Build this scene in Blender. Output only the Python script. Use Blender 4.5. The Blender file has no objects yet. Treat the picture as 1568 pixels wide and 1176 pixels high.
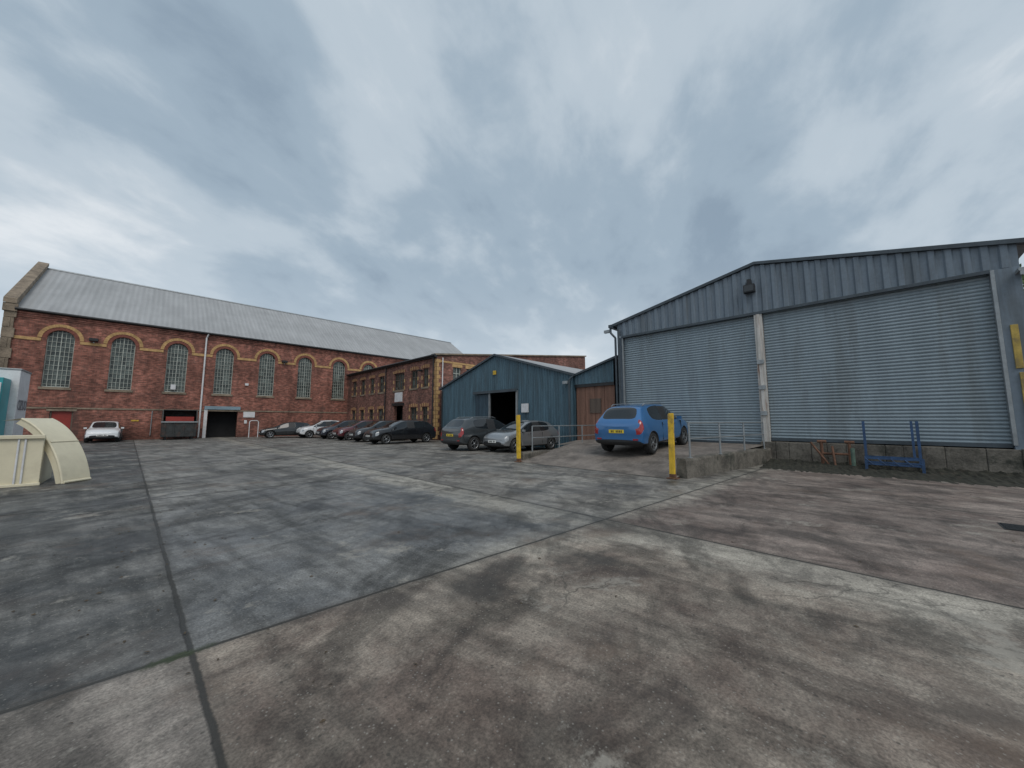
import bpy, bmesh, math, random
from mathutils import Vector, Matrix
random.seed(7)
sc=bpy.context.scene
sc.view_settings.view_transform='Standard'
sc.view_settings.look='None'
sc.view_settings.exposure=0
# ---------------------------------------------------------------- nodes
class N:
    def __init__(s,nt): s.nt=nt; s.l=nt.links
    def new(s,t,**k):
        n=s.nt.nodes.new(t)
        for a,b in k.items(): setattr(n,a,b)
        return n
    def put(s,sock,v):
        if v is None: return
        if isinstance(v,bpy.types.NodeSocket): s.l.new(v,sock)
        else:
            if isinstance(v,(tuple,list)) and len(v)==3 and sock.type=='RGBA': v=(*v,1)
            sock.default_value=v
    def m(s,op,a,b=None,c=None,clamp=False):
        n=s.new('ShaderNodeMath',operation=op,use_clamp=clamp)
        s.put(n.inputs[0],a); s.put(n.inputs[1],b); s.put(n.inputs[2],c)
        return n.outputs[0]
    def mix(s,f,a,b,blend='MIX'):
        n=s.new('ShaderNodeMix',data_type='RGBA',blend_type=blend)
        s.put(n.inputs[0],f); s.put(n.inputs[6],a); s.put(n.inputs[7],b)
        return n.outputs[2]
    def noise(s,vec,scale,detail=4,rough=.55,dist=0):
        n=s.new('ShaderNodeTexNoise')
        s.put(n.inputs['Vector'],vec); n.inputs['Scale'].default_value=scale
        n.inputs['Detail'].default_value=detail; n.inputs['Roughness'].default_value=rough
        n.inputs['Distortion'].default_value=dist
        return n.outputs['Fac']
    def ss(s,v,a,b,lo=0.,hi=1.):
        n=s.new('ShaderNodeMapRange',interpolation_type='SMOOTHSTEP')
        s.put(n.inputs[0],v)
        for i,x in enumerate((a,b,lo,hi)): s.put(n.inputs[i+1],x)
        return n.outputs[0]
    def comb(s,x,y,z):
        n=s.new('ShaderNodeCombineXYZ'); s.put(n.inputs[0],x); s.put(n.inputs[1],y); s.put(n.inputs[2],z); return n.outputs[0]
    def sep(s,v):
        n=s.new('ShaderNodeSeparateXYZ'); s.put(n.inputs[0],v); return n.outputs
    def pos(s): return s.new('ShaderNodeNewGeometry').outputs['Position']
    def bump(s,h,strength=.3,dist=.02):
        n=s.new('ShaderNodeBump'); s.put(n.inputs['Height'],h); n.inputs['Strength'].default_value=strength
        n.inputs['Distance'].default_value=dist; return n.outputs[0]
def newmat(name):
    m=bpy.data.materials.new(name); m.use_nodes=True
    b=m.node_tree.nodes['Principled BSDF']
    return m,N(m.node_tree),b
def simple(name,c,rough=.6,metal=0,var=.25,scale=1.5,streak=False,coat=0,bump=0,dirt=None,dirtamt=.5):
    m,n,b=newmat(name)
    p=n.pos()
    v=p
    if streak:
        x,y,z=n.sep(p)
        v=n.comb(n.m('MULTIPLY',x,2.5),n.m('MULTIPLY',y,2.5),n.m('MULTIPLY',z,.25))
    f=n.noise(v,scale,6,.65)
    f2=n.noise(p,scale*9,4,.6)
    k=n.ss(n.m('ADD',n.m('MULTIPLY',f,.7),n.m('MULTIPLY',f2,.3)),.3,.7,1-var,1+var)
    col=n.mix(1.,(*c,1),n.comb(k,k,k),'MULTIPLY')
    if dirt:
        d=n.ss(n.noise(v,scale*.8,7,.7),.5,.68,0,dirtamt)
        col=n.mix(d,col,(*dirt,1))
    n.put(b.inputs['Base Color'],col)
    b.inputs['Roughness'].default_value=rough; b.inputs['Metallic'].default_value=metal
    if coat: b.inputs['Coat Weight'].default_value=coat; b.inputs['Coat Roughness'].default_value=.05
    if bump: n.put(b.inputs['Normal'],n.bump(f2,bump,.02))
    return m
def brickmat(name,c1,c2,mort,dark=.45):
    m,n,b=newmat(name)
    x,y,z=n.sep(n.pos())
    v=n.comb(n.m('ADD',x,y),z,0)
    t=n.new('ShaderNodeTexBrick'); n.put(t.inputs['Vector'],v)
    t.inputs['Scale'].default_value=1; t.inputs['Brick Width'].default_value=.225; t.inputs['Row Height'].default_value=.075
    t.inputs['Mortar Size'].default_value=.006; t.inputs['Mortar Smooth'].default_value=.3; t.inputs['Bias'].default_value=-.1
    n.put(t.inputs['Color1'],(*c1,1)); n.put(t.inputs['Color2'],(*c2,1)); n.put(t.inputs['Mortar'],(*mort,1))
    big=n.noise(n.pos(),.45,7,.65)
    vs=n.comb(n.m('MULTIPLY',n.m('ADD',x,y),1.4),n.m('MULTIPLY',z,.35),0)
    st=n.noise(vs,1.,6,.65)
    mid=n.noise(n.pos(),3.5,5,.7)
    row=n.m('FLOOR',n.m('DIVIDE',z,.075)); cl=n.m('FLOOR',n.m('ADD',n.m('DIVIDE',n.m('ADD',x,y),.225),n.m('MULTIPLY',row,.5)))
    wn=n.new('ShaderNodeTexWhiteNoise',noise_dimensions='3D'); n.put(wn.inputs['Vector'],n.comb(cl,row,0))
    k=n.m('MULTIPLY',n.ss(big,.3,.7,1-dark*.8,1.25),n.ss(st,.35,.65,1-dark*.5,1.15))
    k=n.m('MULTIPLY',k,n.ss(mid,.3,.7,.72,1.28))
    k=n.m('MULTIPLY',k,n.ss(wn.outputs['Value'],0.,1.,.7,1.3))
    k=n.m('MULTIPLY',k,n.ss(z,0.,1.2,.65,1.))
    col=n.mix(1.,t.outputs['Color'],n.comb(k,k,k),'MULTIPLY')
    eff=n.ss(n.noise(n.pos(),.9,7,.7),.58,.75,0,.3)
    col=n.mix(eff,col,(.25,.2,.17,1))
    soot=n.ss(n.noise(n.comb(n.m('MULTIPLY',n.m('ADD',x,y),.9),n.m('MULTIPLY',z,.25),4.),1.,6,.7),.53,.7,0,.5)
    col=n.mix(soot,col,(.06,.045,.04,1))
    n.put(b.inputs['Base Color'],col); b.inputs['Roughness'].default_value=.9
    n.put(b.inputs['Normal'],n.bump(t.outputs['Fac'],-.3,.01))
    return m
M={}
M['brick']=brickmat('brick_red',(.29,.105,.075),(.185,.072,.054),(.21,.155,.125))
M['brick2']=brickmat('brick_brown',(.24,.1,.075),(.15,.066,.052),(.2,.15,.12))
M['buff']=simple('buff_brick',(.46,.29,.13),.9,var=.35,scale=3)
M['stone']=simple('sandstone',(.22,.175,.13),.9,var=.45,scale=1.6,bump=.5)
M['redring']=simple('arch_brick',(.2,.07,.052),.9,var=.35,scale=5)
M['black']=simple('black_paint',(.015,.016,.018),.5,var=.3)
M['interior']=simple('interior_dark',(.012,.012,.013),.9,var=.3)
M['winframe']=simple('window_bars',(.38,.4,.36),.6,var=.3,scale=4)
M['white']=simple('white_paint',(.66,.66,.67),.5,var=.12,scale=3,dirt=(.34,.32,.3),dirtamt=.35)
M['clad']=simple('cladding_bluegrey',(.145,.182,.22),.5,var=.22,scale=1.2,streak=True,dirt=(.09,.105,.115),dirtamt=.6)
M['shutter']=simple('roller_shutter',(.265,.32,.355),.42,metal=.2,var=.12,scale=1.,streak=True,dirt=(.18,.2,.205),dirtamt=.5)
M['teal']=simple('cladding_teal',(.06,.115,.15),.55,var=.4,scale=1.5,streak=True,dirt=(.035,.05,.058),dirtamt=.65)
M['tealpanel']=simple('panel_blue',(.03,.06,.085),.5,var=.3)
M['trim']=simple('trim_dark',(.05,.066,.08),.5,var=.3)
M['concrete']=simple('old_concrete',(.13,.118,.1),.95,var=.55,scale=2.2,bump=.8,dirt=(.035,.038,.03),dirtamt=.9)
M['yellow']=simple('yellow_paint',(.66,.42,.03),.5,var=.25,scale=5,dirt=(.22,.14,.06),dirtamt=.8)
M['fadedyellow']=simple('faded_yellow',(.42,.3,.07),.6,var=.3,scale=3,dirt=(.14,.11,.07),dirtamt=.7)
M['galv']=simple('galvanised',(.3,.32,.33),.45,metal=.5,var=.2,scale=5)
M['rust']=simple('rusty_steel',(.13,.065,.04),.85,var=.5,scale=6)
M['rustwhite']=simple('rusty_white_post',(.5,.48,.45),.6,var=.3,scale=4,streak=True,dirt=(.22,.09,.04),dirtamt=.9)
M['bluesteel']=simple('blue_steel',(.025,.065,.15),.5,var=.4,scale=5)
M['greensteel']=simple('green_steel',(.09,.14,.11),.6,var=.4,scale=5)
M['brownwood']=simple('brown_timber',(.19,.1,.07),.75,var=.35,scale=2,streak=True)
M['darkwood']=simple('weathered_board',(.1,.075,.06),.8,var=.35,scale=2,streak=True)
M['cream']=simple('cream_fibreglass',(.66,.6,.44),.35,var=.08,scale=1.,dirt=(.42,.36,.26),dirtamt=.4)
M['tealplastic']=simple('teal_plastic',(.03,.3,.33),.4,var=.15)
M['greyletters']=simple('grey_letters',(.2,.2,.22),.5,var=.1)
M['reddoor']=simple('red_door',(.28,.03,.02),.5,var=.25)
M['skipdark']=simple('bin_dark',(.03,.033,.033),.6,var=.5,scale=3,dirt=(.1,.045,.03),dirtamt=.6)
M['lintel']=simple('painted_lintel',(.2,.28,.33),.5,var=.2)
M['bark']=simple('bark',(.08,.06,.045),.9,var=.3)
M['leaf']=simple('leaves',(.06,.1,.03),.7,var=.5,scale=1.2)
M['deadleaf']=simple('dead_leaves',(.07,.05,.03),.8,var=.5,scale=9)
M['moss']=simple('moss',(.026,.026,.018),.95,var=.6,scale=6,dirt=(.045,.036,.027),dirtamt=.8)
M['glass']=simple('car_glass',(.012,.015,.018),.06,var=.1,coat=.5)
M['tyre']=simple('tyre',(.018,.018,.018),.85,var=.2)
M['rim']=simple('alloy',(.28,.29,.3),.35,metal=.8,var=.1)
M['plastic']=simple('black_plastic',(.022,.023,.025),.55,var=.2)
M['head']=simple('headlamp',(.33,.35,.37),.1,var=.3,scale=12,coat=1)
M['tail']=simple('tail_lamp',(.3,.012,.012),.15,var=.3,scale=12,coat=1)
M['platew']=simple('plate_white',(.75,.75,.72),.4,var=.05)
M['platey']=simple('plate_yellow',(.75,.55,.04),.4,var=.05)
def paint(name,c,metal=.3): return simple(name,c,.3,metal=metal,var=.06,scale=1,coat=1)
def winglass():
    m,n,b=newmat('window_glass')
    x,y,z=n.sep(n.pos())
    v=n.comb(n.m('FLOOR',n.m('MULTIPLY',n.m('ADD',x,y),3.2)),n.m('FLOOR',n.m('MULTIPLY',z,3.)),0)
    w=n.new('ShaderNodeTexWhiteNoise',noise_dimensions='3D'); n.put(w.inputs['Vector'],v)
    k=n.m('POWER',w.outputs['Value'],2.)
    col=n.mix(k,(.035,.045,.042,1),(.15,.18,.165,1))
    n.put(b.inputs['Base Color'],col); b.inputs['Roughness'].default_value=.22
    return m
M['wglass']=winglass()
def roofmat():
    m,n,b=newmat('roof_sheets')
    x,y,z=n.sep(n.pos())
    f=n.noise(n.comb(n.m('MULTIPLY',x,2.),n.m('MULTIPLY',y,.25),0),1.,6,.65)
    f2=n.noise(n.pos(),.35,5,.6)
    k=n.m('MULTIPLY',n.ss(f,.3,.7,.9,1.07),n.ss(f2,.3,.7,.9,1.08))
    w=n.m('SINE',n.m('MULTIPLY',x,2*math.pi/.33))
    k=n.m('MULTIPLY',k,n.ss(w,-1.,1.,.93,1.04))
    n.put(b.inputs['Base Color'],n.mix(1.,(.34,.345,.35,1),n.comb(k,k,k),'MULTIPLY'))
    b.inputs['Roughness'].default_value=.7
    n.put(b.inputs['Normal'],n.bump(w,.3,.02))
    return m
M['roofgrey']=roofmat()
# ---------------------------------------------------------------- mesh builder
def root(name,loc=(0,0,0),rot=(0,0,0)):
    e=bpy.data.objects.new(name,None); sc.collection.objects.link(e); e.location=loc; e.rotation_euler=rot; e.empty_display_size=.3
    return e
class MB:
    def __init__(s): s.v=[];s.f=[];s.mi=[];s.mats=[];s.sm=[]
    def mat(s,k):
        m=M[k] if isinstance(k,str) else k
        if m not in s.mats: s.mats.append(m)
        return s.mats.index(m)
    def add(s,vs,fs,k,smooth=False):
        o=len(s.v); s.v+= [tuple(v) for v in vs]; i=s.mat(k)
        for f in fs: s.f.append(tuple(a+o for a in f)); s.mi.append(i); s.sm.append(smooth)
    def box(s,x0,x1,y0,y1,z0,z1,k,mtx=None):
        vs=[Vector((x,y,z)) for x in (x0,x1) for y in (y0,y1) for z in (z0,z1)]
        if mtx: vs=[mtx@v for v in vs]
        s.add(vs,[(0,1,3,2),(4,6,7,5),(0,4,5,1),(2,3,7,6),(0,2,6,4),(1,5,7,3)],k)
    def cyl(s,p0,p1,r,k,n=12,r2=None):
        p0=Vector(p0);p1=Vector(p1);d=(p1-p0).normalized();r2=r if r2 is None else r2
        a=d.orthogonal().normalized();b=d.cross(a)
        vs=[];
        for i in range(n):
            t=2*math.pi*i/n; o=a*math.cos(t)+b*math.sin(t); vs+= [p0+o*r,p1+o*r2]
        fs=[(2*i,2*((i+1)%n),2*((i+1)%n)+1,2*i+1) for i in range(n)]
        s.add(vs,fs,k,True)
        s.add([vs[2*i] for i in range(n)],[tuple(range(n))],k); s.add([vs[2*i+1] for i in range(n)],[tuple(range(n))],k)
    def tube(s,pts,r,k,n=10):
        for a,b in zip(pts[:-1],pts[1:]): s.cyl(a,b,r,k,n)
    def prism(s,poly,ext,k):
        n=len(poly); e=Vector(ext); vs=[Vector(p) for p in poly]+[Vector(p)+e for p in poly]
        fs=[tuple(range(n)),tuple(range(2*n-1,n-1,-1))]+[(i,(i+1)%n,(i+1)%n+n,i+n) for i in range(n)]
        s.add(vs,fs,k)
    def build(s,name,parent=None,bevel=0,fixn=True):
        me=bpy.data.meshes.new(name); me.from_pydata(s.v,[],s.f); 
        for m in s.mats: me.materials.append(m)
        for p,i,sm in zip(me.polygons,s.mi,s.sm): p.material_index=i; p.use_smooth=sm
        if fixn:
            bm=bmesh.new(); bm.from_mesh(me); bmesh.ops.recalc_face_normals(bm,faces=bm.faces); bm.to_mesh(me); bm.free()
        me.update()
        o=bpy.data.objects.new(name,me); sc.collection.objects.link(o)
        if parent: o.parent=parent
        if bevel:
            b=o.modifiers.new('b','BEVEL'); b.width=bevel; b.segments=2; b.limit_method='ANGLE'
        return o
def apply(o):
    dg=bpy.context.evaluated_depsgraph_get(); dg.update()
    me=bpy.data.meshes.new_from_object(o.evaluated_get(dg)); o.modifiers.clear(); o.data=me
def cut(o,cutter):
    md=o.modifiers.new('c','BOOLEAN'); md.operation='DIFFERENCE'; md.solver='EXACT'; md.object=cutter
    bpy.context.view_layer.update(); apply(o); bpy.data.objects.remove(cutter,do_unlink=True)
# ---------------------------------------------------------------- world
w=bpy.data.worlds.new('World'); sc.world=w; w.use_nodes=True
n=N(w.node_tree); bg=w.node_tree.nodes['Background']
SUN_EL=math.radians(50); SUN_ROT=math.radians(200)
sky=n.new('ShaderNodeTexSky',sky_type='NISHITA'); sky.sun_disc=False; sky.sun_elevation=SUN_EL; sky.sun_rotation=SUN_ROT
d=n.new('ShaderNodeTexCoord').outputs['Generated']
x,y,z=n.sep(d)
s2=.70711
fwd=n.m('MULTIPLY',n.m('ADD',x,y),s2); lat=n.m('MULTIPLY',n.m('SUBTRACT',x,y),s2)
zz=n.m('ADD',n.m('MAXIMUM',z,0),.36)
a=n.m('DIVIDE',fwd,zz); b_=n.m('DIVIDE',lat,zz)
a2=n.m('ADD',n.m('MULTIPLY',a,.9),n.m('MULTIPLY',b_,.42)); b2_=n.m('SUBTRACT',n.m('MULTIPLY',b_,.9),n.m('MULTIPLY',a,.42))
P=n.comb(n.m('MULTIPLY',a2,.95),n.m('MULTIPLY',b2_,1.15),1.7)
f1=n.noise(P,1.05,5,.5,.2)
P2=n.comb(n.m('ADD',n.m('MULTIPLY',a2,.85),7.3),n.m('ADD',n.m('MULTIPLY',b2_,1.2),3.1),2.)
f2=n.noise(P2,3.4,7,.58,.2)
f=n.m('ADD',n.m('MULTIPLY',f1,.66),n.m('MULTIPLY',f2,.34))
cr=n.new('ShaderNodeValToRGB'); n.put(cr.inputs[0],f)
e=cr.color_ramp; e.interpolation='EASE'
e.elements[0].position=.36; e.elements[0].color=(.27,.35,.435,1)
e.elements[1].position=.65; e.elements[1].color=(.8,.835,.865,1)
for p,c in ((.44,(.35,.44,.525,1)),(.53,(.5,.58,.65,1))):
    q=e.elements.new(p); q.color=c
hz=n.ss(z,0.0,.42,.75,0.)
cc=n.mix(hz,cr.outputs[0],(.64,.71,.77,1))
cc=n.mix(n.ss(z,-.05,0.,1.,0.),cc,(.12,.12,.12,1))
vm=n.new('ShaderNodeVectorMath',operation='SCALE'); n.put(vm.inputs[0],cc); vm.inputs['Scale'].default_value=10.3
fin=n.mix(.94,sky.outputs[0],vm.outputs[0])
n.put(bg.inputs[0],fin); bg.inputs[1].default_value=.1
sl=bpy.data.lights.new('sun','SUN'); sl.energy=1.3; sl.angle=math.radians(35); sl.color=(1,.94,.86)
so=bpy.data.objects.new('sun',sl); sc.collection.objects.link(so)
sd=Vector((math.sin(SUN_ROT)*math.cos(SUN_EL),math.cos(SUN_ROT)*math.cos(SUN_EL),math.sin(SUN_EL)))
so.rotation_euler=sd.to_track_quat('Z','Y').to_euler(); so.location=(0,0,40)
# ---------------------------------------------------------------- camera
cam=bpy.data.cameras.new('camera'); co=bpy.data.objects.new('camera',cam); sc.collection.objects.link(co)
co.location=(0,0,1.4); co.rotation_euler=(math.radians(90+5.87),0,math.radians(-45))
cam.sensor_width=36; cam.lens=12.74; cam.clip_start=.05; cam.clip_end=5000
sc.camera=co
# ---------------------------------------------------------------- ground
def groundmat():
    m,n,b=newmat('yard_concrete')
    p=n.pos(); x,y,z=n.sep(p)
    n1=n.noise(p,.3,6,.6); n2=n.noise(p,.9,9,.72,.3); n3=n.noise(p,7,7,.75); n4=n.noise(p,60,3,.7)
    rot=n.comb(n.m('ADD',n.m('MULTIPLY',x,.5),n.m('MULTIPLY',y,.3)),n.m('SUBTRACT',n.m('MULTIPLY',y,1.),n.m('MULTIPLY',x,.6)),3.)
    sw=n.noise(rot,1.2,8,.68,.8)
    drag=n.noise(n.comb(n.m('MULTIPLY',n.m('ADD',x,n.m('MULTIPLY',y,.15)),3.2),n.m('MULTIPLY',y,.55),1.),1.,8,.68,.35)
    wob=n.m('MULTIPLY',n.m('SUBTRACT',n.noise(p,1.7,5,.7),.5),.05)
    dA=n.m('ADD',n.m('SUBTRACT',y,n.m('SUBTRACT',3.07,n.m('MULTIPLY',x,.045))),wob)
    dC=n.m('ADD',n.m('SUBTRACT',x,n.m('SUBTRACT',.37,n.m('MULTIPLY',y,.026))),wob)
    dB=n.m('ADD',n.m('SUBTRACT',x,4.75),wob)
    def two(c0,c1,f,lo=.35,hi=.65): return n.mix(n.ss(f,lo,hi),(*c0,1),(*c1,1))
    centre=two((.108,.111,.113),(.185,.183,.175),n2)
    left=two((.06,.061,.06),(.17,.163,.15),n2,.4,.68)
    near=two((.12,.09,.073),(.29,.25,.205),n2,.34,.66)
    right=two((.14,.106,.09),(.23,.188,.162),n2)
    far=two((.142,.132,.12),(.245,.23,.205),n2)
    sx=lambda v:n.ss(v,-.01,.01)
    col=n.mix(sx(dC),left,centre)
    col=n.mix(sx(dB),col,far)
    isnear=n.ss(dA,.01,-.01)
    nr=n.mix(sx(dB),near,right)
    leftnear=n.m('MULTIPLY',n.ss(dC,.01,-.01),isnear)
    col=n.mix(isnear,col,nr)
    col=n.mix(n.m('MULTIPLY',leftnear,.6),col,(.22,.2,.18,1))
    col=n.mix(n.m('MULTIPLY',n.ss(y,5.5,12.),n.m('MULTIPLY',sx(dC),.7)),col,far)
    soft=n.m('SUBTRACT',n2,.5)
    eB=n.m('MULTIPLY',n.ss(n.m('ADD',dB,n.m('MULTIPLY',soft,1.8)),-1.0,-.4),n.ss(dB,.0,-.02))
    eA=n.m('MULTIPLY',n.ss(n.m('ABSOLUTE',n.m('ADD',n.m('ADD',dA,.02),n.m('MULTIPLY',soft,1.4))),.5,.05),n.ss(x,1.2,3.0))
    ed=n.m('MULTIPLY',n.m('MAXIMUM',eB,n.m('MULTIPLY',eA,.8)),.75)
    col=n.mix(ed,col,(.33,.305,.26,1))
    st=n.m('MULTIPLY',n.ss(sw,.45,.62,1.08,.52),n.ss(n1,.35,.65,.8,1.14))
    st=n.m('MULTIPLY',st,n.ss(drag,.4,.64,1.12,.6))
    st=n.m('MULTIPLY',st,n.ss(n3,.3,.7,.74,1.24))
    st=n.m('MULTIPLY',st,n.ss(n4,.25,.75,.62,1.38))
    col=n.mix(1.,col,n.comb(st,st,st),'MULTIPLY')
    spl=n.m('MULTIPLY',n.ss(n.noise(p,.8,9,.78,.2),.56,.64),.6)
    col=n.mix(spl,col,(.35,.325,.28,1))
    br=n.m('MULTIPLY',n.ss(n.noise(p,.55,8,.75),.53,.68),.45)
    col=n.mix(br,col,(.15,.1,.07,1))
    r1=n.m('SQRT',n.m('ADD',n.m('POWER',n.m('ADD',x,2.),2.),n.m('POWER',n.m('ADD',y,4.5),2.)))
    r1=n.m('ADD',r1,n.m('MULTIPLY',soft,.5))
    arc=None
    for rr0 in (6.6,8.1,9.5):
        q=n.ss(n.m('ABSOLUTE',n.m('SUBTRACT',r1,rr0)),.26,.05); arc=q if arc is None else n.m('MAXIMUM',arc,q)
    arc=n.m('MULTIPLY',arc,n.m('MULTIPLY',n.ss(n.noise(p,1.1,7,.7),.42,.62),.5))
    col=n.mix(arc,col,(.06,.05,.045,1))
    oil=n.m('MULTIPLY',n.ss(n.noise(n.comb(x,y,9.),.7,5,.6),.62,.72),.65)
    col=n.mix(oil,col,(.04,.038,.035,1))
    sp=n.new('ShaderNodeTexVoronoi'); n.put(sp.inputs['Vector'],p); sp.inputs['Scale'].default_value=30
    col=n.mix(n.m('MULTIPLY',n.ss(sp.outputs['Distance'],.2,.1),.4),col,(.36,.34,.3,1))
    sp2=n.new('ShaderNodeTexVoronoi'); n.put(sp2.inputs['Vector'],p); sp2.inputs['Scale'].default_value=11
    col=n.mix(n.m('MULTIPLY',n.ss(sp2.outputs['Distance'],.12,.07),.6),col,(.03,.028,.024,1))
    fine=n.m('MULTIPLY',n.m('SUBTRACT',n.noise(p,14,4,.7),.5),.022)
    def ln(dv,wd): return n.ss(n.m('ABSOLUTE',n.m('ADD',dv,fine)),wd*.4,wd)
    js=None
    for dv,wd in [(dA,.02),(dC,.022),(dB,.022)]:
        q=n.m('SUBTRACT',1.,ln(dv,wd)); js=q if js is None else n.m('MAXIMUM',js,q)
    for yv in (9.3,15.6,22.,29.,35.):
        q=n.m('MULTIPLY',n.m('SUBTRACT',1.,ln(n.m('ADD',n.m('SUBTRACT',y,yv),wob),.05)),.8); js=n.m('MAXIMUM',js,q)
    for xv in (9.1,-4.3,-9.):
        q=n.m('MULTIPLY',n.m('SUBTRACT',1.,ln(n.m('ADD',n.m('SUBTRACT',x,xv),wob),.035)),.8); js=n.m('MAXIMUM',js,q)
    col=n.mix(n.m('MULTIPLY',js,.92),col,(.016,.016,.014,1))
    # damp fringe beside the joints
    fr=n.m('MINIMUM',n.m('ABSOLUTE',dA),n.m('MINIMUM',n.m('ABSOLUTE',dC),n.m('ABSOLUTE',dB)))
    fr=n.ss(n.m('ADD',fr,n.m('MULTIPLY',soft,.25)),.1,.0,0,.35)
    col=n.mix(fr,col,(.05,.046,.04,1))
    vc=n.new('ShaderNodeTexVoronoi',feature='DISTANCE_TO_EDGE'); vc.inputs['Scale'].default_value=.33
    wv=n.new('ShaderNodeVectorMath',operation='ADD'); n.put(wv.inputs[0],p)
    nn2=n.new('ShaderNodeTexNoise'); n.put(nn2.inputs['Vector'],p); nn2.inputs['Scale'].default_value=1.3; nn2.inputs['Detail'].default_value=6
    n.put(wv.inputs[1],nn2.outputs['Color']); n.put(vc.inputs['Vector'],wv.outputs[0])
    ck=n.m('MULTIPLY',n.ss(vc.outputs['Distance'],.004,.001),n.ss(n.noise(p,.4,3,.5),.54,.6))
    col=n.mix(n.m('MULTIPLY',ck,.5),col,(.025,.024,.02,1))
    dx=n.m('ADD',x,-.2); dy=n.m('SUBTRACT',y,3.06)
    rr=n.m('ADD',n.m('SQRT',n.m('ADD',n.m('MULTIPLY',n.m('MULTIPLY',dx,dx),.6),n.m('MULTIPLY',n.m('MULTIPLY',dy,dy),9.))),n.m('MULTIPLY',n.m('SUBTRACT',n3,.5),.35))
    col=n.mix(n.ss(rr,.16,.06),col,(.03,.04,.015,1))
    n.put(b.inputs['Base Color'],col)
    wet=n.m('MULTIPLY',n.ss(n.noise(p,.5,6,.6,.3),.42,.6),n.ss(isnear,0.,1.,1.,.35))
    n.put(b.inputs['Roughness'],n.m('SUBTRACT',.85,n.m('MULTIPLY',wet,.4)))
    h=n.m('ADD',n.m('ADD',n.m('MULTIPLY',n4,.45),n.m('MULTIPLY',n3,.7)),n.m('MULTIPLY',js,-2.))
    n.put(b.inputs['Normal'],n.bump(h,.45,.014))
    return m
M['ground']=groundmat()
mb=MB(); mb.add([(-600,-600,0),(900,-600,0),(900,900,0),(-600,900,0)],[(0,1,2,3)],'ground'); mb.build('ground')
M['ramp']=simple('ramp_concrete',(.18,.155,.135),.85,var=.45,scale=1.6,bump=.5,dirt=(.07,.06,.05),dirtamt=.8)
mb=MB()
prof=[(9.15,.006),(10.5,.2),(12.0,.44),(15.25,.6)]
for (xa,za),(xb,zb) in zip(prof[:-1],prof[1:]):
    mb.add([(xa,3.55-(xa-9.4)*.14,za),(xb,3.55-(xb-9.4)*.14,zb),(xb,8.95,zb),(xa,8.95,za)],[(0,1,2,3)],'ramp')
mb.add([(12.6,8.95,.45),(15.25,8.95,.6),(15.25,10.7,.45),(13.6,10.7,.3)],[(0,1,2,3)],'ramp')
mb.build('loading_ramp')
def lowwall(pa,pb,h,t,name):
    r=root(name); mb=MB()
    a=Vector((*pa,0));b=Vector((*pb,0));d=(b-a).normalized();nn=Vector((-d.y,d.x,0))*t/2
    L=(b-a).length; k=max(3,int(L/.3)); rows=[]
    for i in range(k+1):
        p=a+d*L*i/k; hh=h+random.uniform(-.035,.02)
        j=Vector((random.uniform(-.02,.02),random.uniform(-.02,.02),0))
        rows.append([p-nn*1.1+j,p-nn+Vector((0,0,hh-.05))+j,p-nn*.8+Vector((0,0,hh)),p+nn*.8+Vector((0,0,hh)),p+nn+Vector((0,0,hh-.04)),p+nn*1.05])
    vs=[v for rr in rows for v in rr]; fs=[]
    for i in range(k):
        for j in range(5): fs.append((i*6+j,(i+1)*6+j,(i+1)*6+j+1,i*6+j+1))
    fs+=[(0,1,2,3,4,5),tuple(k*6+q for q in range(5,-1,-1))]
    mb.add(vs,fs,'concrete'); mb.build('wall_body',r)
    return r
lowwall((9.45,3.5),(15.2,2.72),.5,.26,'low_concrete_wall')
lowwall((9.4,8.95),(14.8,8.95),.3,.2,'low_concrete_wall')
def ypost(x,y,h,lean=0):
    r=root('yellow_bollard_post',(x,y,0),(lean,lean*.5,0)); mb=MB()
    mb.box(-.045,.045,-.05,.05,0,h,'yellow'); mb.box(-.06,-.046,-.065,.065,0,h-.02,'yellow')
    mb.box(-.12,.12,-.12,.12,0,.025,'rust'); mb.box(-.062,.047,-.067,.067,.026,.12,'rust')
    mb.build('post',r,bevel=.006)
ypost(9.2,3.62,1.6,.01); ypost(9.2,8.85,1.62,-.012)
def rail(pts,z0s,h,name='steel_railing'):
    r=root(name); mb=MB()
    for (x,y),z0 in zip(pts,z0s): mb.cyl((x,y,z0),(x,y,z0+h),.025,'galv'); mb.cyl((x,y,z0),(x,y,z0+.02),.06,'galv')
    for hh in (h,h*.55):
        mb.tube([(x,y,z0+hh) for (x,y),z0 in zip(pts,z0s)],.02,'galv')
    mb.build('rails',r)
rail([(9.9,3.44),(11.6,3.2),(13.3,2.98),(14.9,2.76)],[.46]*4,.9)
rail([(10.0,8.95),(11.6,8.95),(13.2,8.95),(14.7,8.95)],[.27]*4,.95)
# ---------------------------------------------------------------- brick warehouse
R=root('brick_warehouse')
YB=40.; X0=-6.75; X1=33.5; EH=8.75; RH=13.9; YR=47.4; YE=54.8
wins=[-4.7,-1.7,1.35,4.4,7.55,10.75,14.0,17.2,20.4,23.6,26.8,30.0]
def wallobj(vs4,thick_vec,k,name,parent):
    mb=MB(); mb.prism(vs4,thick_vec,k); return mb.build(name,parent)
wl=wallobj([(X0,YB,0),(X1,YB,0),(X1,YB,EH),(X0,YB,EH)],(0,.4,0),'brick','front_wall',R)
mb=MB()
def archpts(cx,r,z0,zt,y,seg=14):
    zs=zt-r; pts=[(cx-r,y,z0),(cx+r,y,z0)]
    for i in range(seg+1):
        t=math.pi*i/seg; pts.append((cx+r*math.cos(t),y,zs+r*math.sin(t)))
    return pts
for cx in wins[:8]: mb.prism(archpts(cx,.62,3.75,7.75,YB-.2),(0,.8,0),'brick')
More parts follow.
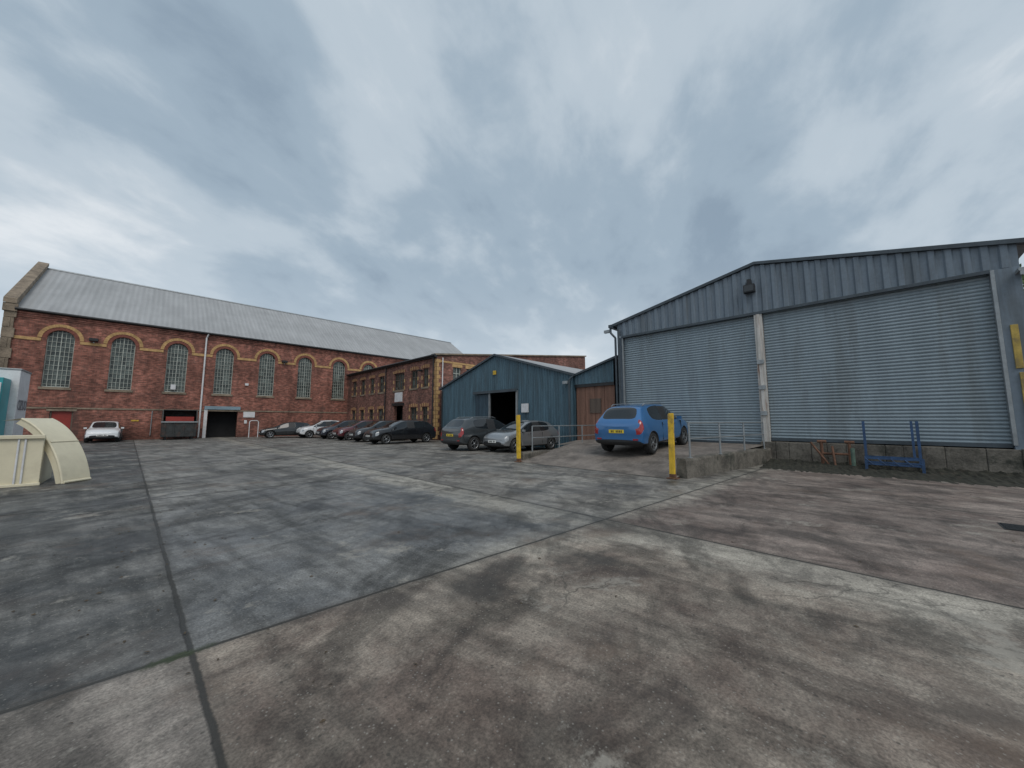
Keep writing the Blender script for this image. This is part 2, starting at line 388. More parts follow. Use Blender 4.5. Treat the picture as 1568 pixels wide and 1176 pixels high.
mb.box(3.55,5.6,YB-.2,YB+.8,-.1,2.4,'brick')
mb.box(-4.8,-3.75,YB-.2,YB+.8,-.1,2.1,'brick')
c=mb.build('cutter'); cut(wl,c)
mb=MB()
for i,cx in enumerate(wins[:8]):
    mb.prism(archpts(cx,.64,3.7,7.77,YB+.22),(0,.03,0),'wglass')
    yb0,yb1=YB+.16,YB+.215
    for k in range(-3,4):
        xx=cx+k*.2; wd=.026 if k else .045
        zt=7.13+math.sqrt(max(0,.62**2-(k*.2)**2))
        mb.box(xx-wd/2,xx+wd/2,yb0,yb1,3.78,zt,'winframe')
    zz_=3.95
    while zz_<7.6:
        hw=.62 if zz_<7.13 else math.sqrt(.62**2-(zz_-7.13)**2)
        mb.box(cx-hw,cx+hw,yb0+.003,yb1-.004,zz_-.012,zz_+.012,'winframe'); zz_+=.33
    for s in (-1,1): mb.box(cx+s*.6-.025,cx+s*.6+.025,yb0-.01,yb1-.002,3.75,7.13,'winframe')
    mb.box(cx-.62,cx+.62,yb0-.012,yb1-.003,3.75,3.81,'winframe')
    mb.box(cx-.72,cx+.72,YB-.08,YB+.16,3.58,3.748,'stone')
    for r0,r1,key,pr in ((.635,.84,'redring',.015),(.84,1.04,'buff',.04)):
        seg=18
        for j in range(seg):
            t0=math.pi*j/seg;t1=math.pi*(j+.94)/seg
            P4=[(cx+r0*math.cos(t0),YB-pr,7.12+r0*math.sin(t0)),(cx+r1*math.cos(t0),YB-pr,7.12+r1*math.sin(t0)),(cx+r1*math.cos(t1),YB-pr,7.12+r1*math.sin(t1)),(cx+r0*math.cos(t1),YB-pr,7.12+r0*math.sin(t1))]
            mb.prism(P4,(0,pr+.02,0),key)
mb.build('windows',R)
mb=MB()
ed=[X0]+[v for cx in wins[:8] for v in (cx-.86,cx+.86)]+[X1]
for a_,b2 in zip(ed[0::2],ed[1::2]): mb.box(a_,b2,YB-.045,YB+.01,6.88,7.08,'buff')
mb.box(X0,X1,YB-.05,YB+.01,2.25,2.36,'stone')
for i in range(3): mb.box(X0,X1,YB-.05-.05*i,YB+.01,EH-.36+.12*i,EH-.24+.12*i-.003,'brick')
mb.cyl((X0,YB-.26,EH+.1),(X1,YB-.26,EH+.1),.09,'black')
mb.build('courses_and_gutter',R)
mb=MB()
mb.add([(X0,YB-.25,EH+.08),(X1,YB-.25,EH+.08),(X1,YR,RH),(X0,YR,RH)],[(0,1,2,3)],'roofgrey')
mb.add([(X0,YE+.25,EH+.08),(X1,YE+.25,EH+.08),(X1,YR,RH),(X0,YR,RH)],[(0,1,2,3)],'roofgrey')
mb.cyl((X0,YR,RH),(X1,YR,RH),.1,'galv')
mb.build('roof',R,fixn=False)
mb=MB()
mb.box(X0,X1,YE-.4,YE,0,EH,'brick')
mb.prism([(X1-.4,YB+.4,0),(X1-.4,YE-.4,0),(X1-.4,YE-.4,EH),(X1-.4,YR,RH-.2),(X1-.4,YB+.4,EH)],(.4,0,0),'brick')
mb.prism([(X0-.42,YB-.12,0),(X0-.42,YE,0),(X0-.42,YE,EH+.5),(X0-.42,YR,RH+.25),(X0-.42,YB-.12,EH+.45)],(.42,0,0),'stone')
mb.prism([(X0-.5,YB-.3,EH+.42),(X0-.5,YR,RH+.22),(X0-.5,YR,RH+.48),(X0-.5,YB-.3,EH+.75)],(.56,0,0),'stone')
for i in range(13):
    wq=.28 if i%2 else .5
    mb.box(X0-.43,X0-.42+wq,YB-.15,YB-.03,.1+i*.68,.1+i*.68+.64,'stone')
mb.box(X0-.5,X0+.1,YB-.25,YB,EH-.1,EH+.42,'stone')
mb.build('end_walls',R,bevel=.01)
mb=MB()
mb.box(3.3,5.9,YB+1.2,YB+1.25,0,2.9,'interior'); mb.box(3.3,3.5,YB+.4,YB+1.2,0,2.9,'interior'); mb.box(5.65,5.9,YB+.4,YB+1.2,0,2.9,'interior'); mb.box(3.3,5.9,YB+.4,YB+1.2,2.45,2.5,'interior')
mb.box(3.3,5.75,YB-.12,YB-.002,2.4,2.68,'lintel')
mb.box(3.3,3.52,YB-.06,YB-.004,0,2.4,'white')
mb.box(-4.8,-3.75,YB+.15,YB+.2,0,2.1,'reddoor')
for t in (-4.8,-3.83): mb.box(t,t+.08,YB+.08,YB+.148,0,2.1,'darkwood')
mb.box(-4.95,-3.6,YB-.05,YB+.05,2.1,2.3,'stone')
mb.build('doors',R)
mb=MB()
mb.cyl((3.05,YB-.1,0.05),(3.05,YB-.1,EH-.3),.06,'white'); mb.tube([(3.05,YB-.1,EH-.3),(3.15,YB-.26,EH+.05)],.06,'white')
mb.cyl((.2,YB-.06,0.3),(.2,YB-.06,2.2),.03,'galv')
for xx,zz_ in ((-3.2,7.2),(8.9,7.0)): mb.box(xx-.22,xx+.22,YB-.35,YB-.02,zz_,zz_+.2,'black'); mb.cyl((xx,YB-.1,zz_-.1),(xx,YB,zz_-.1),.04,'galv')
mb.box(6.0,6.85,YB-.04,YB-.01,1.75,2.35,'white')
mb.box(6.1,6.3,YB-.03,YB-.005,1.2,1.5,'white')
mb.box(5.95,6.2,YB-.16,YB-.005,4.6,4.8,'white')
mb.box(1.1,1.4,YB-.1,YB+.14,3.95,4.35,'white')
mb.box(-.9,-.5,YB-.03,YB-.005,1.4,1.5,'yellow')
mb.build('pipes_lamps_signs',R)
# ---------------------------------------------------------------- brick office
R=root('brick_office_building')
XO=15.; YO=23.; HO=6.2
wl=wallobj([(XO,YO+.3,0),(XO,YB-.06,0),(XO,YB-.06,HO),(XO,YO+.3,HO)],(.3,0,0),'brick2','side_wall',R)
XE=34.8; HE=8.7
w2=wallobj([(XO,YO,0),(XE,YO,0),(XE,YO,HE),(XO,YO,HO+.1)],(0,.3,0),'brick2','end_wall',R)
up=[(38.2,.9),(36.1,.9),(34.0,.9),(32.0,1.0),(28.7,1.7),(26.2,1.0),(24.5,.8)]
lo=[(38.2,.9),(36.1,.9),(34.0,.9),(32.0,1.0),(26.2,1.0),(24.5,.8)]
mb=MB()
allw=[]
for yc,wd in up: allw.append((yc,wd,4.05,5.5))
for yc,wd in lo: allw.append((yc,wd,1.0,2.5))
for yc,wd,za,zb in allw: mb.box(XO-.2,XO+.6,yc-wd/2,yc+wd/2,za,zb,'brick2')
mb.box(XO-.2,XO+.6,27.9,29.5,-.1,2.7,'brick2')
cut(wl,mb.build('cutter'))
ew=[(16.9,.75,4.3,5.6),(18.2,.75,4.3,5.6)]
mb=MB()
for xc,wd,za,zb in ew: mb.box(xc-wd/2,xc+wd/2,YO-.2,YO+.6,za,zb,'brick2')
cut(w2,mb.build('cutter'))
mb=MB()
for yc,wd,za,zb in allw:
    mb.box(XO+.16,XO+.19,yc-wd/2,yc+wd/2,za,zb,'wglass')
    nb=max(2,int(wd/.4))
    for i in range(nb+1):
        yy=yc-wd/2+.03+(wd-.06)*i/nb; mb.box(XO+.1,XO+.158,yy-.028,yy+.028,za,zb,'darkwood')
    for t in (za+.03,za+(zb-za)*.6,zb-.03): mb.box(XO+.105,XO+.155,yc-wd/2,yc+wd/2,t-.028,t+.028,'darkwood')
    mb.box(XO-.06,XO+.1,yc-wd/2-.1,yc+wd/2+.1,za-.14,za-.002,'stone')
    nn_=int((wd+.5)/.13)
    for i in range(nn_):
        y0=yc-(wd+.5)/2+(wd+.5)*i/nn_
        bow=.1*math.cos((i+.5-nn_/2)/nn_*math.pi)
        mb.box(XO-.015,XO+.05,y0,y0+(wd+.5)/nn_-.012,zb+.002+bow*.5,zb+.22+bow,'buff' if i%2 else 'redring')
    for s in (-1,1):
        for j in range(int((zb-za)/.3)):
            if j%2==0: mb.box(XO-.012,XO+.03,yc+s*(wd/2+.1)-.09,yc+s*(wd/2+.1)+.09,za+j*.3,za+j*.3+.28,'buff')
for xc,wd,za,zb in ew:
    mb.box(xc-wd/2,xc+wd/2,YO+.16,YO+.19,za,zb,'wglass')
    for t in (-.5,0,.5): mb.box(xc+t*(wd-.06)-.03,xc+t*(wd-.06)+.03,YO+.1,YO+.158,za,zb,'winframe')
    mb.box(xc-wd/2,xc+wd/2,YO+.105,YO+.155,za+.8,za+.86,'winframe')
    mb.box(xc-wd/2-.12,xc+wd/2+.12,YO-.03,YO+.05,zb+.002,zb+.24,'buff')
    mb.box(xc-wd/2-.1,xc+wd/2+.1,YO-.06,YO+.1,za-.14,za-.002,'stone')
mb.box(XO+.8,XO+.85,27.6,29.8,0,2.8,'interior')
mb.box(XO-.08,XO-.02,27.7,29.7,2.72,2.95,'black')
mb.box(XO-.05,XO-.01,28.0,29.3,3.05,3.85,'white')
mb.build('windows_and_door',R)
mb=MB()
for i in range(20):
    wq=.34 if i%2 else .2
    mb.box(XO-.02,XO+wq,YO-.02,YO-.002,.1+i*.3,.38+i*.3,'buff'); mb.box(XO-.02,XO-.002,YO-.02,YO+.55-wq,.1+i*.3,.38+i*.3,'buff')
mb.box(XO-.03,XO+6,YO-.03,YO-.001,5.86,6.0,'buff')
mb.box(XO-.2,XO-.002,YO-.1,YB-.2,HO-.02,HO+.1,'black'); mb.cyl((XO-.25,YO-.15,HO+.12),(XO-.25,YB-.2,HO+.12),.08,'black')
mb.prism([(XO-.25,YO-.12,HO+.12),(XE+.1,YO-.12,HE+.04),(XE+.1,YO-.12,HE+.16),(XO-.25,YO-.12,HO+.24)],(0,.5,0),'stone')
mb.add([(XO-.2,YO+.3,HO+.16),(XE,YO+.3,HE+.06),(XE,YB-.1,HE+.06),(XO-.2,YB-.1,HO+.16)],[(0,1,2,3)],'roofgrey')
mb.box(XE-.3,XE,YO+.3,YB-.1,0,HE,'brick2')
mb.cyl((XO-.12,YO+.25,0),(XO-.12,YO+.25,HO),.05,'black'); mb.cyl((XO+.5,YO-.08,0),(XO+.5,YO-.08,HO),.045,'white')
mb.cyl((XO-.1,31.0,0),(XO-.1,31.0,HO),.05,'black'); 
mb.box(XO-.35,XO-.02,24.9,25.2,5.3,5.42,'black')
mb.build('trim_and_roof',R)
# ---------------------------------------------------------------- corrugated helpers
def corrY(mb,y0,y1,zb,zt,x,pitch,depth,k,duty=.5):
    cols=[]; yy=y0; 
    while yy<y1-1e-6:
        for f_,o in ((0,0),(duty-.12,0),(duty,-1),(.88,-1)):
            q=yy+f_*pitch
            if q<y1: cols.append((q,o*depth))
        yy+=pitch
    cols.append((y1,0))
    for (ya,oa),(yb_,ob) in zip(cols[:-1],cols[1:]):
        m_=(ya+yb_)/2; z0=zb(m_)
        mb.add([(x+oa,ya,z0),(x+ob,yb_,z0),(x+ob,yb_,zt(yb_)),(x+oa,ya,zt(ya))],[(0,1,2,3)],k)
def shutter(mb,y0,y1,z0,z1,x,pitch,depth,k):
    nr=int(round((z1-z0)/pitch)); vs=[]
    prof=[(0,0),(.25,.75),(.5,1),(.78,.8),(.93,.1)]
    for i in range(nr):
        for f_,o in prof: vs+= [(x-o*depth,y0,z0+(i+f_)*pitch),(x-o*depth,y1,z0+(i+f_)*pitch)]
    vs+=[(x,y0,z1),(x,y1,z1)]
    nn_=len(vs)//2
    mb.add(vs,[(2*i,2*i+1,2*i+3,2*i+2) for i in range(nn_-1)],k,False)
# ---------------------------------------------------------------- big steel warehouse
R=root('steel_warehouse')
XS=15.2; YL=8.24; YRt=-2.82; YM=2.72; SE=5.85; SR=7.02
zt=lambda y: SE+(SR-SE)*(1-abs(y-YM)/(YL-YM))
mb=MB()
corrY(mb,YRt,YL,lambda y:5.28,zt,XS-.03,.3,.045,'clad')
mb.build('fascia_cladding',R,fixn=False)
mb=MB()
shutter(mb,-2.36,2.6,.8,5.3,XS+.12,.1,.03,'shutter')
shutter(mb,2.86,7.98,.62,5.3,XS+.12,.1,.03,'shutter')
mb.box(XS+.02,XS+.16,-2.36,2.6,.74,.84,'trim'); mb.box(XS+.02,XS+.16,2.86,7.98,.6,.68,'trim')
mb.build('roller_shutters',R,fixn=False)
mb=MB()
mb.box(XS-.06,XS+.3,2.61,2.85,.62,5.27,'rustwhite'); mb.box(XS-.1,XS-.062,2.68,2.78,.7,5.2,'rustwhite')
for i in range(3): mb.box(XS-.16,XS-.1,2.63,2.83,1.6+i*.9,1.75+i*.9,'galv')
mb.box(XS-.02,XS+.3,7.99,YL,0,5.27,'clad'); mb.box(XS-.08,XS+.3,YRt,-2.37,0,5.27,'clad')
mb.box(XS-.05,XS+.05,7.96,8.02,.6,5.2,'galv'); mb.box(XS-.1,XS+.05,-2.42,-2.35,.8,5.27,'galv')
mb.box(XS-.12,XS-.082,-2.66,-2.54,2.7,3.8,'fadedyellow'); mb.box(XS-.13,XS-.084,-2.70,-2.58,.95,2.6,'fadedyellow')
mb.box(XS-.09,XS+.02,-2.36,7.98,5.2,5.3,'trim')
mb.cyl((XS-.15,8.12,.4),(XS-.15,8.12,5.6),.05,'trim')
mb.build('posts',R,bevel=.008)
mb=MB()
for ya,yb_ in ((YL+.25,YM),(YRt-.25,YM)):
    za=SE-.06;  
    mb.prism([(XS-.14,ya,za+.0),(XS-.14,yb_,SR+.02),(XS-.14,yb_,SR+.12),(XS-.14,ya,za+.12)],(.2,0,0),'trim')
    mb.prism([(XS+.06,ya,za+.02),(XS+.06,yb_,SR+.03),(XS+.06,yb_,SR+.1),(XS+.06,ya,za+.1)],(25,0,0),'roofgrey')
mb.box(XS+.31,40,YL-.1,YL,0,SE,'clad'); mb.box(XS+.31,40,YRt,YRt+.1,0,SE,'clad')
mb.prism([(40,YL,0),(40,YRt,0),(40,YRt,SE),(40,YM,SR),(40,YL,SE)],(.1,0,0),'clad')
mb.box(XS-.3,XS+25,YL+.15,YL+.3,SE-.12,SE+.02,'trim'); 
mb.tube([(XS-.2,YL+.24,SE-.1),(XS-.2,YL+.24,SE-.35),(XS-.12,YL+.05,SE-.6),(XS-.12,YL+.05,.5)],.05,'trim')
mb.build('roof_and_walls',R,fixn=False)
mb=MB()
y_=YRt-.4
while y_<2.88:
    b2=min(y_+random.uniform(.3,.9),2.9)
    mb.box(XS-.1-random.uniform(0,.04),XS+.3,y_,b2-.003,-.05,.72+random.uniform(-.015,.015),'concrete'); y_=b2
mb.box(XS-.06,XS+.3,2.9,YL,-.05,.6,'concrete')
mb.build('plinth',R,bevel=.02)
mb=MB()
mb.box(XS-.34,XS-.12,2.72,3.06,6.0,6.28,'black'); mb.box(XS-.26,XS-.03,2.83,2.95,6.28,6.5,'black'); mb.box(XS-.35,XS-.342,2.75,3.03,6.03,6.25,'glass')
mb.box(XS-.45,XS-.1,YRt-.12,YRt+.1,5.05,5.13,'galv'); mb.box(XS-.45,XS-.38,YRt-.1,YRt+.08,4.95,5.05,'galv')
mb.box(XS-.2,XS-.05,YL+.3,YL+.6,5.55,5.68,'galv')
mb.build('floodlight_and_camera',R,bevel=.01)
mb=MB()
vs=[];fs=[];ny=110
for i in range(ny+1):
    y=-4+6.6*i/ny
    for j in range(11):
        t=j/10; xx=12.9+2.25*t+random.uniform(-.03,.03)
        edge=random.uniform(-.3,.3) if j==0 else 0
        vs.append((xx+edge,y,-.012+ (.14*t**1.3+random.uniform(-.012,.045)*(.3+t))*(1 if j else 0)))
for i in range(ny):
    for j in range(10): fs.append((i*11+j,(i+1)*11+j,(i+1)*11+j+1,i*11+j+1))
mb.add(vs,fs,'moss',False); mb.build('mossy_rubble_strip')
r=root('steel_pipe_trestle'); mb=MB()
for y0 in (1.25,.62):
    mb.cyl((14.75,y0,.1),(14.75,y0,.78),.04,'rust'); mb.cyl((14.75,y0-.12,.78),(14.75,y0+.1,.78),.045,'rust')
mb.cyl((14.75,1.3,.42),(14.75,.55,.42),.035,'rust'); mb.cyl((14.6,1.1,.1),(14.7,1.5,.75),.03,'rust')
mb.cyl((14.55,.55,.12),(14.55,.55,.62),.05,'greensteel'); mb.cyl((14.5,.95,.1),(14.7,1.0,.65),.03,'rust')
mb.build('pipes',r)
r=root('blue_steel_stillage'); mb=MB()
for xx in (14.3,14.95):
    for yy in (.28,-.78):
        mb.box(xx-.03,xx+.03,yy-.03,yy+.03,.06,1.4 if xx>14.5 else .42,'bluesteel')
    for zz_ in (.2,.36): mb.box(xx-.02,xx+.02,-.75,.25,zz_,zz_+.045,'bluesteel')
for yy in (.28,-.78,-.25):
    mb.box(14.33,14.92,yy-.02,yy+.02,.2,.24,'bluesteel')
for i in range(5): mb.box(14.36+i*.12,14.39+i*.12,-.75,.25,.246,.26,'bluesteel')
for k in range(4): mb.cyl((14.27,-.6+k*.25,.22),(14.27,-.45+k*.25,.38),.012,'bluesteel')
mb.box(14.92,14.97,-.7,-.65,.4,1.4,'bluesteel')
mb.build('frame',r)
r=root('drain_grate'); mb=MB()
for i in range(12): mb.box(8.0+i*.035,8.02+i*.035,-1.75,-1.1,.006,.012,'black')
mb.box(7.98,8.43,-1.77,-1.08,.002,.005,'black')
mb.build('grate',r)
# ---------------------------------------------------------------- lean-to garage
R=root('lean_to_garage'); mb=MB()
corrY(mb,8.56,10.78,lambda y:3.25,lambda y:4.38-(y-8.3)*.28,15.3,.2,.03,'teal')
for i in range(4): mb.box(15.38,15.42,8.58+i*.54,8.58+i*.54+.52,.45,3.24,'brownwood')
mb.box(15.3,15.37,8.56,10.78,3.1,3.25,'black'); mb.box(15.34,15.38,9.3,9.32+.6,1.8,2.5,'darkwood')
mb.prism([(15.15,8.3,4.36),(15.15,10.85,3.65),(15.15,10.85,3.75),(15.15,8.3,4.46)],(.15,0,0),'trim')
mb.prism([(15.3,8.3,4.36),(15.3,10.85,3.65),(15.3,10.85,3.72),(15.3,8.3,4.43)],(12,0,0),'roofgrey')
mb.build('front_and_roof',R,fixn=False)
# ---------------------------------------------------------------- corrugated shed
R=root('corrugated_shed')
YA,YC=10.8,22.5; YMd=16.65
zt2=lambda y: 3.75+1.75*(1-abs(y-YMd)/(YMd-YA))
zb2=lambda y: 3.25 if 14.8<y<18.4 else 0.
mb=MB(); corrY(mb,YA,YC,zb2,zt2,15.2,.18,.028,'teal'); mb.build('front_cladding',R,fixn=False)
mb=MB()
corrY(mb,17.1,18.5,lambda y:.1,lambda y:3.1,15.12,.35,.02,'tealpanel')
mb.box(14.95,15.14,14.7,18.6,3.14,3.3,'trim')
mb.box(15.1,15.22,14.68,14.8,0,3.2,'galv'); mb.box(15.02,15.13,17.0,17.1,0,3.14,'galv')
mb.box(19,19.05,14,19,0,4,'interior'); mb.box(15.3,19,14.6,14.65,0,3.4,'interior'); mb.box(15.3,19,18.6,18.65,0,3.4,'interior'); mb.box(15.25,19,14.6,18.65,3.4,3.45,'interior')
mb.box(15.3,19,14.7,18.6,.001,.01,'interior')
for ya in (YA-.15,YC+.15):
    ze=3.75-.06
    mb.prism([(15.05,ya,ze),(15.05,YMd,5.5),(15.05,YMd,5.62),(15.05,ya,ze+.12)],(.17,0,0),'trim')
    mb.prism([(15.22,ya,ze+.02),(15.22,YMd,5.51),(15.22,YMd,5.6),(15.22,ya,ze+.1)],(16,0,0),'roofgrey')
mb.box(15.3,31,YA,YA+.08,0,3.7,'teal'); mb.box(15.3,31,YC-.08,YC,0,3.7,'teal'); mb.prism([(31,YA,0),(31,YC,0),(31,YC,3.75),(31,YMd,5.5),(31,YA,3.75)],(.1,0,0),'teal')
mb.tube([(15.0,YA+.1,0),(15.0,YA+.1,3.5),(15.1,YA-.1,3.7)],.05,'trim'); mb.cyl((15.05,YC-.25,0),(15.05,YC-.25,3.6),.05,'black')
mb.box(15.1,15.15,16.55,16.8,4.3,4.55,'yellow')
mb.box(15.05,15.12,13.8,14.3,1.9,2.4,'white')
mb.box(14.9,15.1,YA+.15,YA+.45,3.3,3.45,'galv')
mb.build('doors_roof_trim',R,fixn=False)
# ---------------------------------------------------------------- cars
def lathe(mb,prof,cx,cz,sy,y0,k,n=28):
    vs=[];m_=len(prof)
    for i in range(n):
        t=2*math.pi*i/n
        for r,yo in prof: vs.append((cx+r*math.cos(t),y0+sy*yo,cz+r*math.sin(t)))
    fs=[(i*m_+j,((i+1)%n)*m_+j,((i+1)%n)*m_+j+1,i*m_+j+1) for i in range(n) for j in range(m_-1)]
    mb.add(vs,fs,k,True)
HATCH=[ # t, zb, belt, edge, top, wbody, wtop
(0.0,.24,.50,.53,.54,.84,.72),(.018,.18,.61,.64,.655,.94,.79),(.04,.16,.66,.69,.70,.97,.77),(.13,.15,.665,.895,.94,.99,.69),(.20,.15,.655,.93,.975,1,.705),(.36,.15,.64,.955,1.,1,.725),
(.38,.15,.637,.955,1.,1,.725),(.50,.15,.625,.945,.99,1,.725),(.57,.15,.62,.915,.955,1,.715),(.755,.15,.61,.635,.675,.99,.80),(.85,.15,.585,.615,.65,.98,.76),(.925,.16,.54,.575,.605,.95,.72),(.975,.17,.47,.50,.52,.89,.66),(1.,.22,.39,.41,.42,.78,.58)]
SUV=[
(0.0,.26,.52,.55,.56,.86,.74),(.015,.20,.61,.645,.66,.95,.80),(.035,.18,.67,.695,.705,.975,.78),(.11,.17,.675,.895,.94,.99,.69),(.18,.17,.665,.935,.98,1,.705),(.36,.17,.645,.96,1.,1,.73),
(.38,.17,.643,.96,1.,1,.73),(.50,.17,.632,.95,.985,1,.73),(.575,.17,.627,.915,.95,1,.72),(.745,.17,.62,.65,.685,.99,.82),(.84,.17,.60,.635,.665,.985,.79),(.925,.19,.565,.60,.625,.955,.75),(.978,.21,.50,.53,.545,.90,.69),(1.,.25,.43,.45,.455,.80,.62)]
def car(name,x,y,z,heading,L,W,H,col,style=HATCH,pitch=0,metal=.3,wr=.31):
    R=root(name,(x,y,z),(0,pitch,heading))
    pm=paint(name+'_paint',col,metal)
    mats=[pm,M['glass'],M['plastic'],M['head'],M['tail']]
    hw=W/2; rows=[]
    for t,zb,be,edg,tp,wb,wt in style:
        X=(t-.5)*L; w_=hw*wb; w2_=hw*wt
        zb*=H;be*=H;edg*=H;tp*=H
        zm=max(be-.16*H,zb+.12*H)
        rows.append([(X,0,zb),(X,w_*.86,zb),(X,w_*.975,zb+.05*H),(X,w_*.99,zb+.05*H+(zm-zb-.05*H)*.45),(X,w_,zm),(X,w_*.945,be),(X,w2_,edg),(X,w2_*.9,edg+.6*(tp-edg)),(X,w2_*.5,tp),(X,0,tp+.004)])
    nr=10; vs=[];idx={}
    for i,rw in enumerate(rows):
        for j,p in enumerate(rw):
            idx[i,j,1]=len(vs); vs.append(p)
            if j in (0,nr-1): idx[i,j,-1]=idx[i,j,1]
            else: idx[i,j,-1]=len(vs); vs.append((p[0],-p[1],p[2]))
    fs=[];mi=[]; S=len(rows)
    for i in range(S-1):
        for j in range(nr-1):
            for s in (1,-1):
                q=[idx[i,j,s],idx[i+1,j,s],idx[i+1,j+1,s],idx[i,j+1,s]]
                if s<0: q.reverse()
                k=0
                if j<2: k=2
                if j==5 and i in (4,5,7,8): k=1 
                if j==5 and i==6: k=2
                if j>=7 and i==8: k=1
                if j>=7 and i==2: k=1
                if j==4 and i in (0,1): k=4
                if j==5 and i==1: k=4
                if j==4 and i==11: k=3
                fs.append(tuple(q)); mi.append(k)
    for i,top in ((0,0),(S-1,1)):
        for j in range(1,nr-2):
            q=[idx[i,j,1],idx[i,j+1,1],idx[i,j+1,-1],idx[i,j,-1]]
            if not top: q.reverse()
            fs.append(tuple(q)); mi.append(2 if (j<2 or (top and j in (2,3))) else 0)
        for j in (0,nr-2):
            q=[idx[i,0,1],idx[i,1,1],idx[i,1,-1]] if j==0 else [idx[i,j,1],idx[i,nr-1,1],idx[i,j,-1]]
            fs.append(tuple(q)); mi.append(2 if j==0 else 0)
    me=bpy.data.meshes.new('body'); me.from_pydata(vs,[],fs)
    for m_ in mats: me.materials.append(m_)
    for p,k in zip(me.polygons,mi): p.material_index=k; p.use_smooth=True
    bm=bmesh.new(); bm.from_mesh(me); bmesh.ops.recalc_face_normals(bm,faces=bm.faces)
    cl=bm.edges.layers.float.new('crease_edge')
    for e_ in bm.edges:
        ms={f.material_index for f in e_.link_faces}
        if len(ms)>1 and (1 in ms): e_[cl]=.6
        elif len(ms)>1: e_[cl]=.4
    bm.to_mesh(me); bm.free()
    b=bpy.data.objects.new('body',me); sc.collection.objects.link(b)
    sb=b.modifiers.new('s','SUBSURF'); sb.levels=2; sb.render_levels=2
    apply(b)
    wx=(-.5+.185)*L, (-.5+.82)*L
    cb=MB(); 
    for m_ in mats: cb.mat(m_)
    for wc in wx:
        for s in (-1,1): cb.cyl((wc,s*(hw-.26),wr),(wc,s*(hw+.2),wr),wr+.05,M['plastic'],28)
    c=cb.build('cutter'); cut(b,c)
    for p in b.data.polygons: p.use_smooth=True
    b.parent=R
    mb=MB()
    for wc in wx:
        for s in (-1,1):
            y0=s*(hw-.235)
            lathe(mb,[(wr*.62,.2),(wr*.68,.215),(wr*.93,.21),(wr,.17),(wr,.03),(wr*.9,0),(.05,0)],wc,wr,s,y0,'tyre')
            lathe(mb,[(wr*.66,.212),(wr*.6,.19),(wr*.55,.1),(.03,.1)],wc,wr,s,y0,'plastic')
            lathe(mb,[(wr*.68,.216),(wr*.66,.222),(wr*.6,.2)],wc,wr,s,y0,'rim')
            lathe(mb,[(.055,.15),(.055,.2),(.001,.205)],wc,wr,s,y0,'rim')
            for q in range(5):
                t=2*math.pi*q/5+.3
                mt=Matrix.Translation((wc,0,wr))@Matrix.Rotation(t,4,'Y')
                ya,yb_=sorted((y0+s*.165,y0+s*.2))
                mb.box(.03,wr*.64,ya,yb_,-.026,.026,'rim',mt)
    mb.build('wheels',R)
    mb=MB()
    zf=H*.3
    mb.box(L/2-.035,L/2+.005,-.26,.26,zf,zf+.11,'platew')
    zr=H*.47 
    mb.box(-L/2-.012,-L/2+.05,-.26,.26,zr-.06,zr+.05,'platey')
    for q in range(7):
        if q==4: continue
        yq=-.2+q*.058
        mb.box(-L/2-.015,-L/2-.0125,yq,yq+.035,zr-.04,zr+.03,'black'); mb.box(L/2+.0055,L/2+.008,yq,yq+.035,zf+.02,zf+.09,'black')
    mb.box(-L/2+.01,-L/2+.05,-.3,.3,zr+.07,zr+.085,'plastic')
    for s in (-1,1):
        a_,b2=sorted((s*hw*.93,s*(hw+.09)))
        mb.box(.19*L,.19*L+.08,a_,b2,H*.63,H*.63+.1,pm)
        a_,b2=sorted((s*hw*.80,s*hw*.62))
        mb.box(-L/2-.004,-L/2+.1,a_,b2,H*.3,H*.33,'tail')
        a_,b2=sorted((s*hw*.80,s*hw*.6))
        mb.box(L/2-.16,L/2-.04,a_,b2,H*.25,H*.29,'head')
        for hx in (-.12,.09): 
            a_,b2=sorted((s*(hw*.96),s*(hw*.99)))
            mb.box(hx*L,hx*L+.16,a_,b2,H*.545,H*.56,pm)
        for hx in (-.14,.07,.245):
            a_,b2=sorted((s*(hw*.9),s*(hw*.993)))
            mb.box(hx*L,hx*L+.012,a_,b2,H*.24,H*.6,'plastic')
    if style is SUV:
        for s in (-1,1): mb.tube([(-.32*L,s*hw*.62,H*.96),(-.28*L,s*hw*.64,H*1.0),(.0*L,s*hw*.65,H*1.01),(.05*L,s*hw*.63,H*.975)],.015,'galv')
    mb.build('fittings',R,bevel=.008)
    return R
PI=math.pi
car('parked_suv',12.72,5.9,.44,0,4.15,1.78,1.6,(.035,.15,.36),SUV,pitch=-math.radians(3.),wr=.34)
car('parked_suv',12.35,14.35,0,0,4.35,1.82,1.6,(.045,.052,.056),SUV,wr=.34)
car('parked_car',13.0,12.3,0,PI,3.95,1.7,1.46,(.27,.28,.29),HATCH,metal=.6)
car('parked_car',11.75,22.0,0,PI,4.4,1.8,1.5,(.012,.013,.016),HATCH)
car('parked_car',11.9,25.2,0,PI,4.2,1.76,1.48,(.02,.022,.026),HATCH)
car('parked_car',11.8,28.2,0,PI,4.1,1.74,1.5,(.09,.014,.02),HATCH)
car('parked_car',11.6,31.2,0,PI,4.1,1.74,1.5,(.018,.022,.035),HATCH)
car('parked_car',10.9,34.4,0,PI,3.9,1.7,1.5,(.6,.61,.62),HATCH,metal=0)
car('parked_car',8.6,36.2,0,PI*.97,4.0,1.7,1.35,(.012,.013,.014),HATCH)
car('parked_car',-2.05,37.9,0,-PI/2,3.7,1.66,1.42,(.68,.69,.7),HATCH,metal=0)
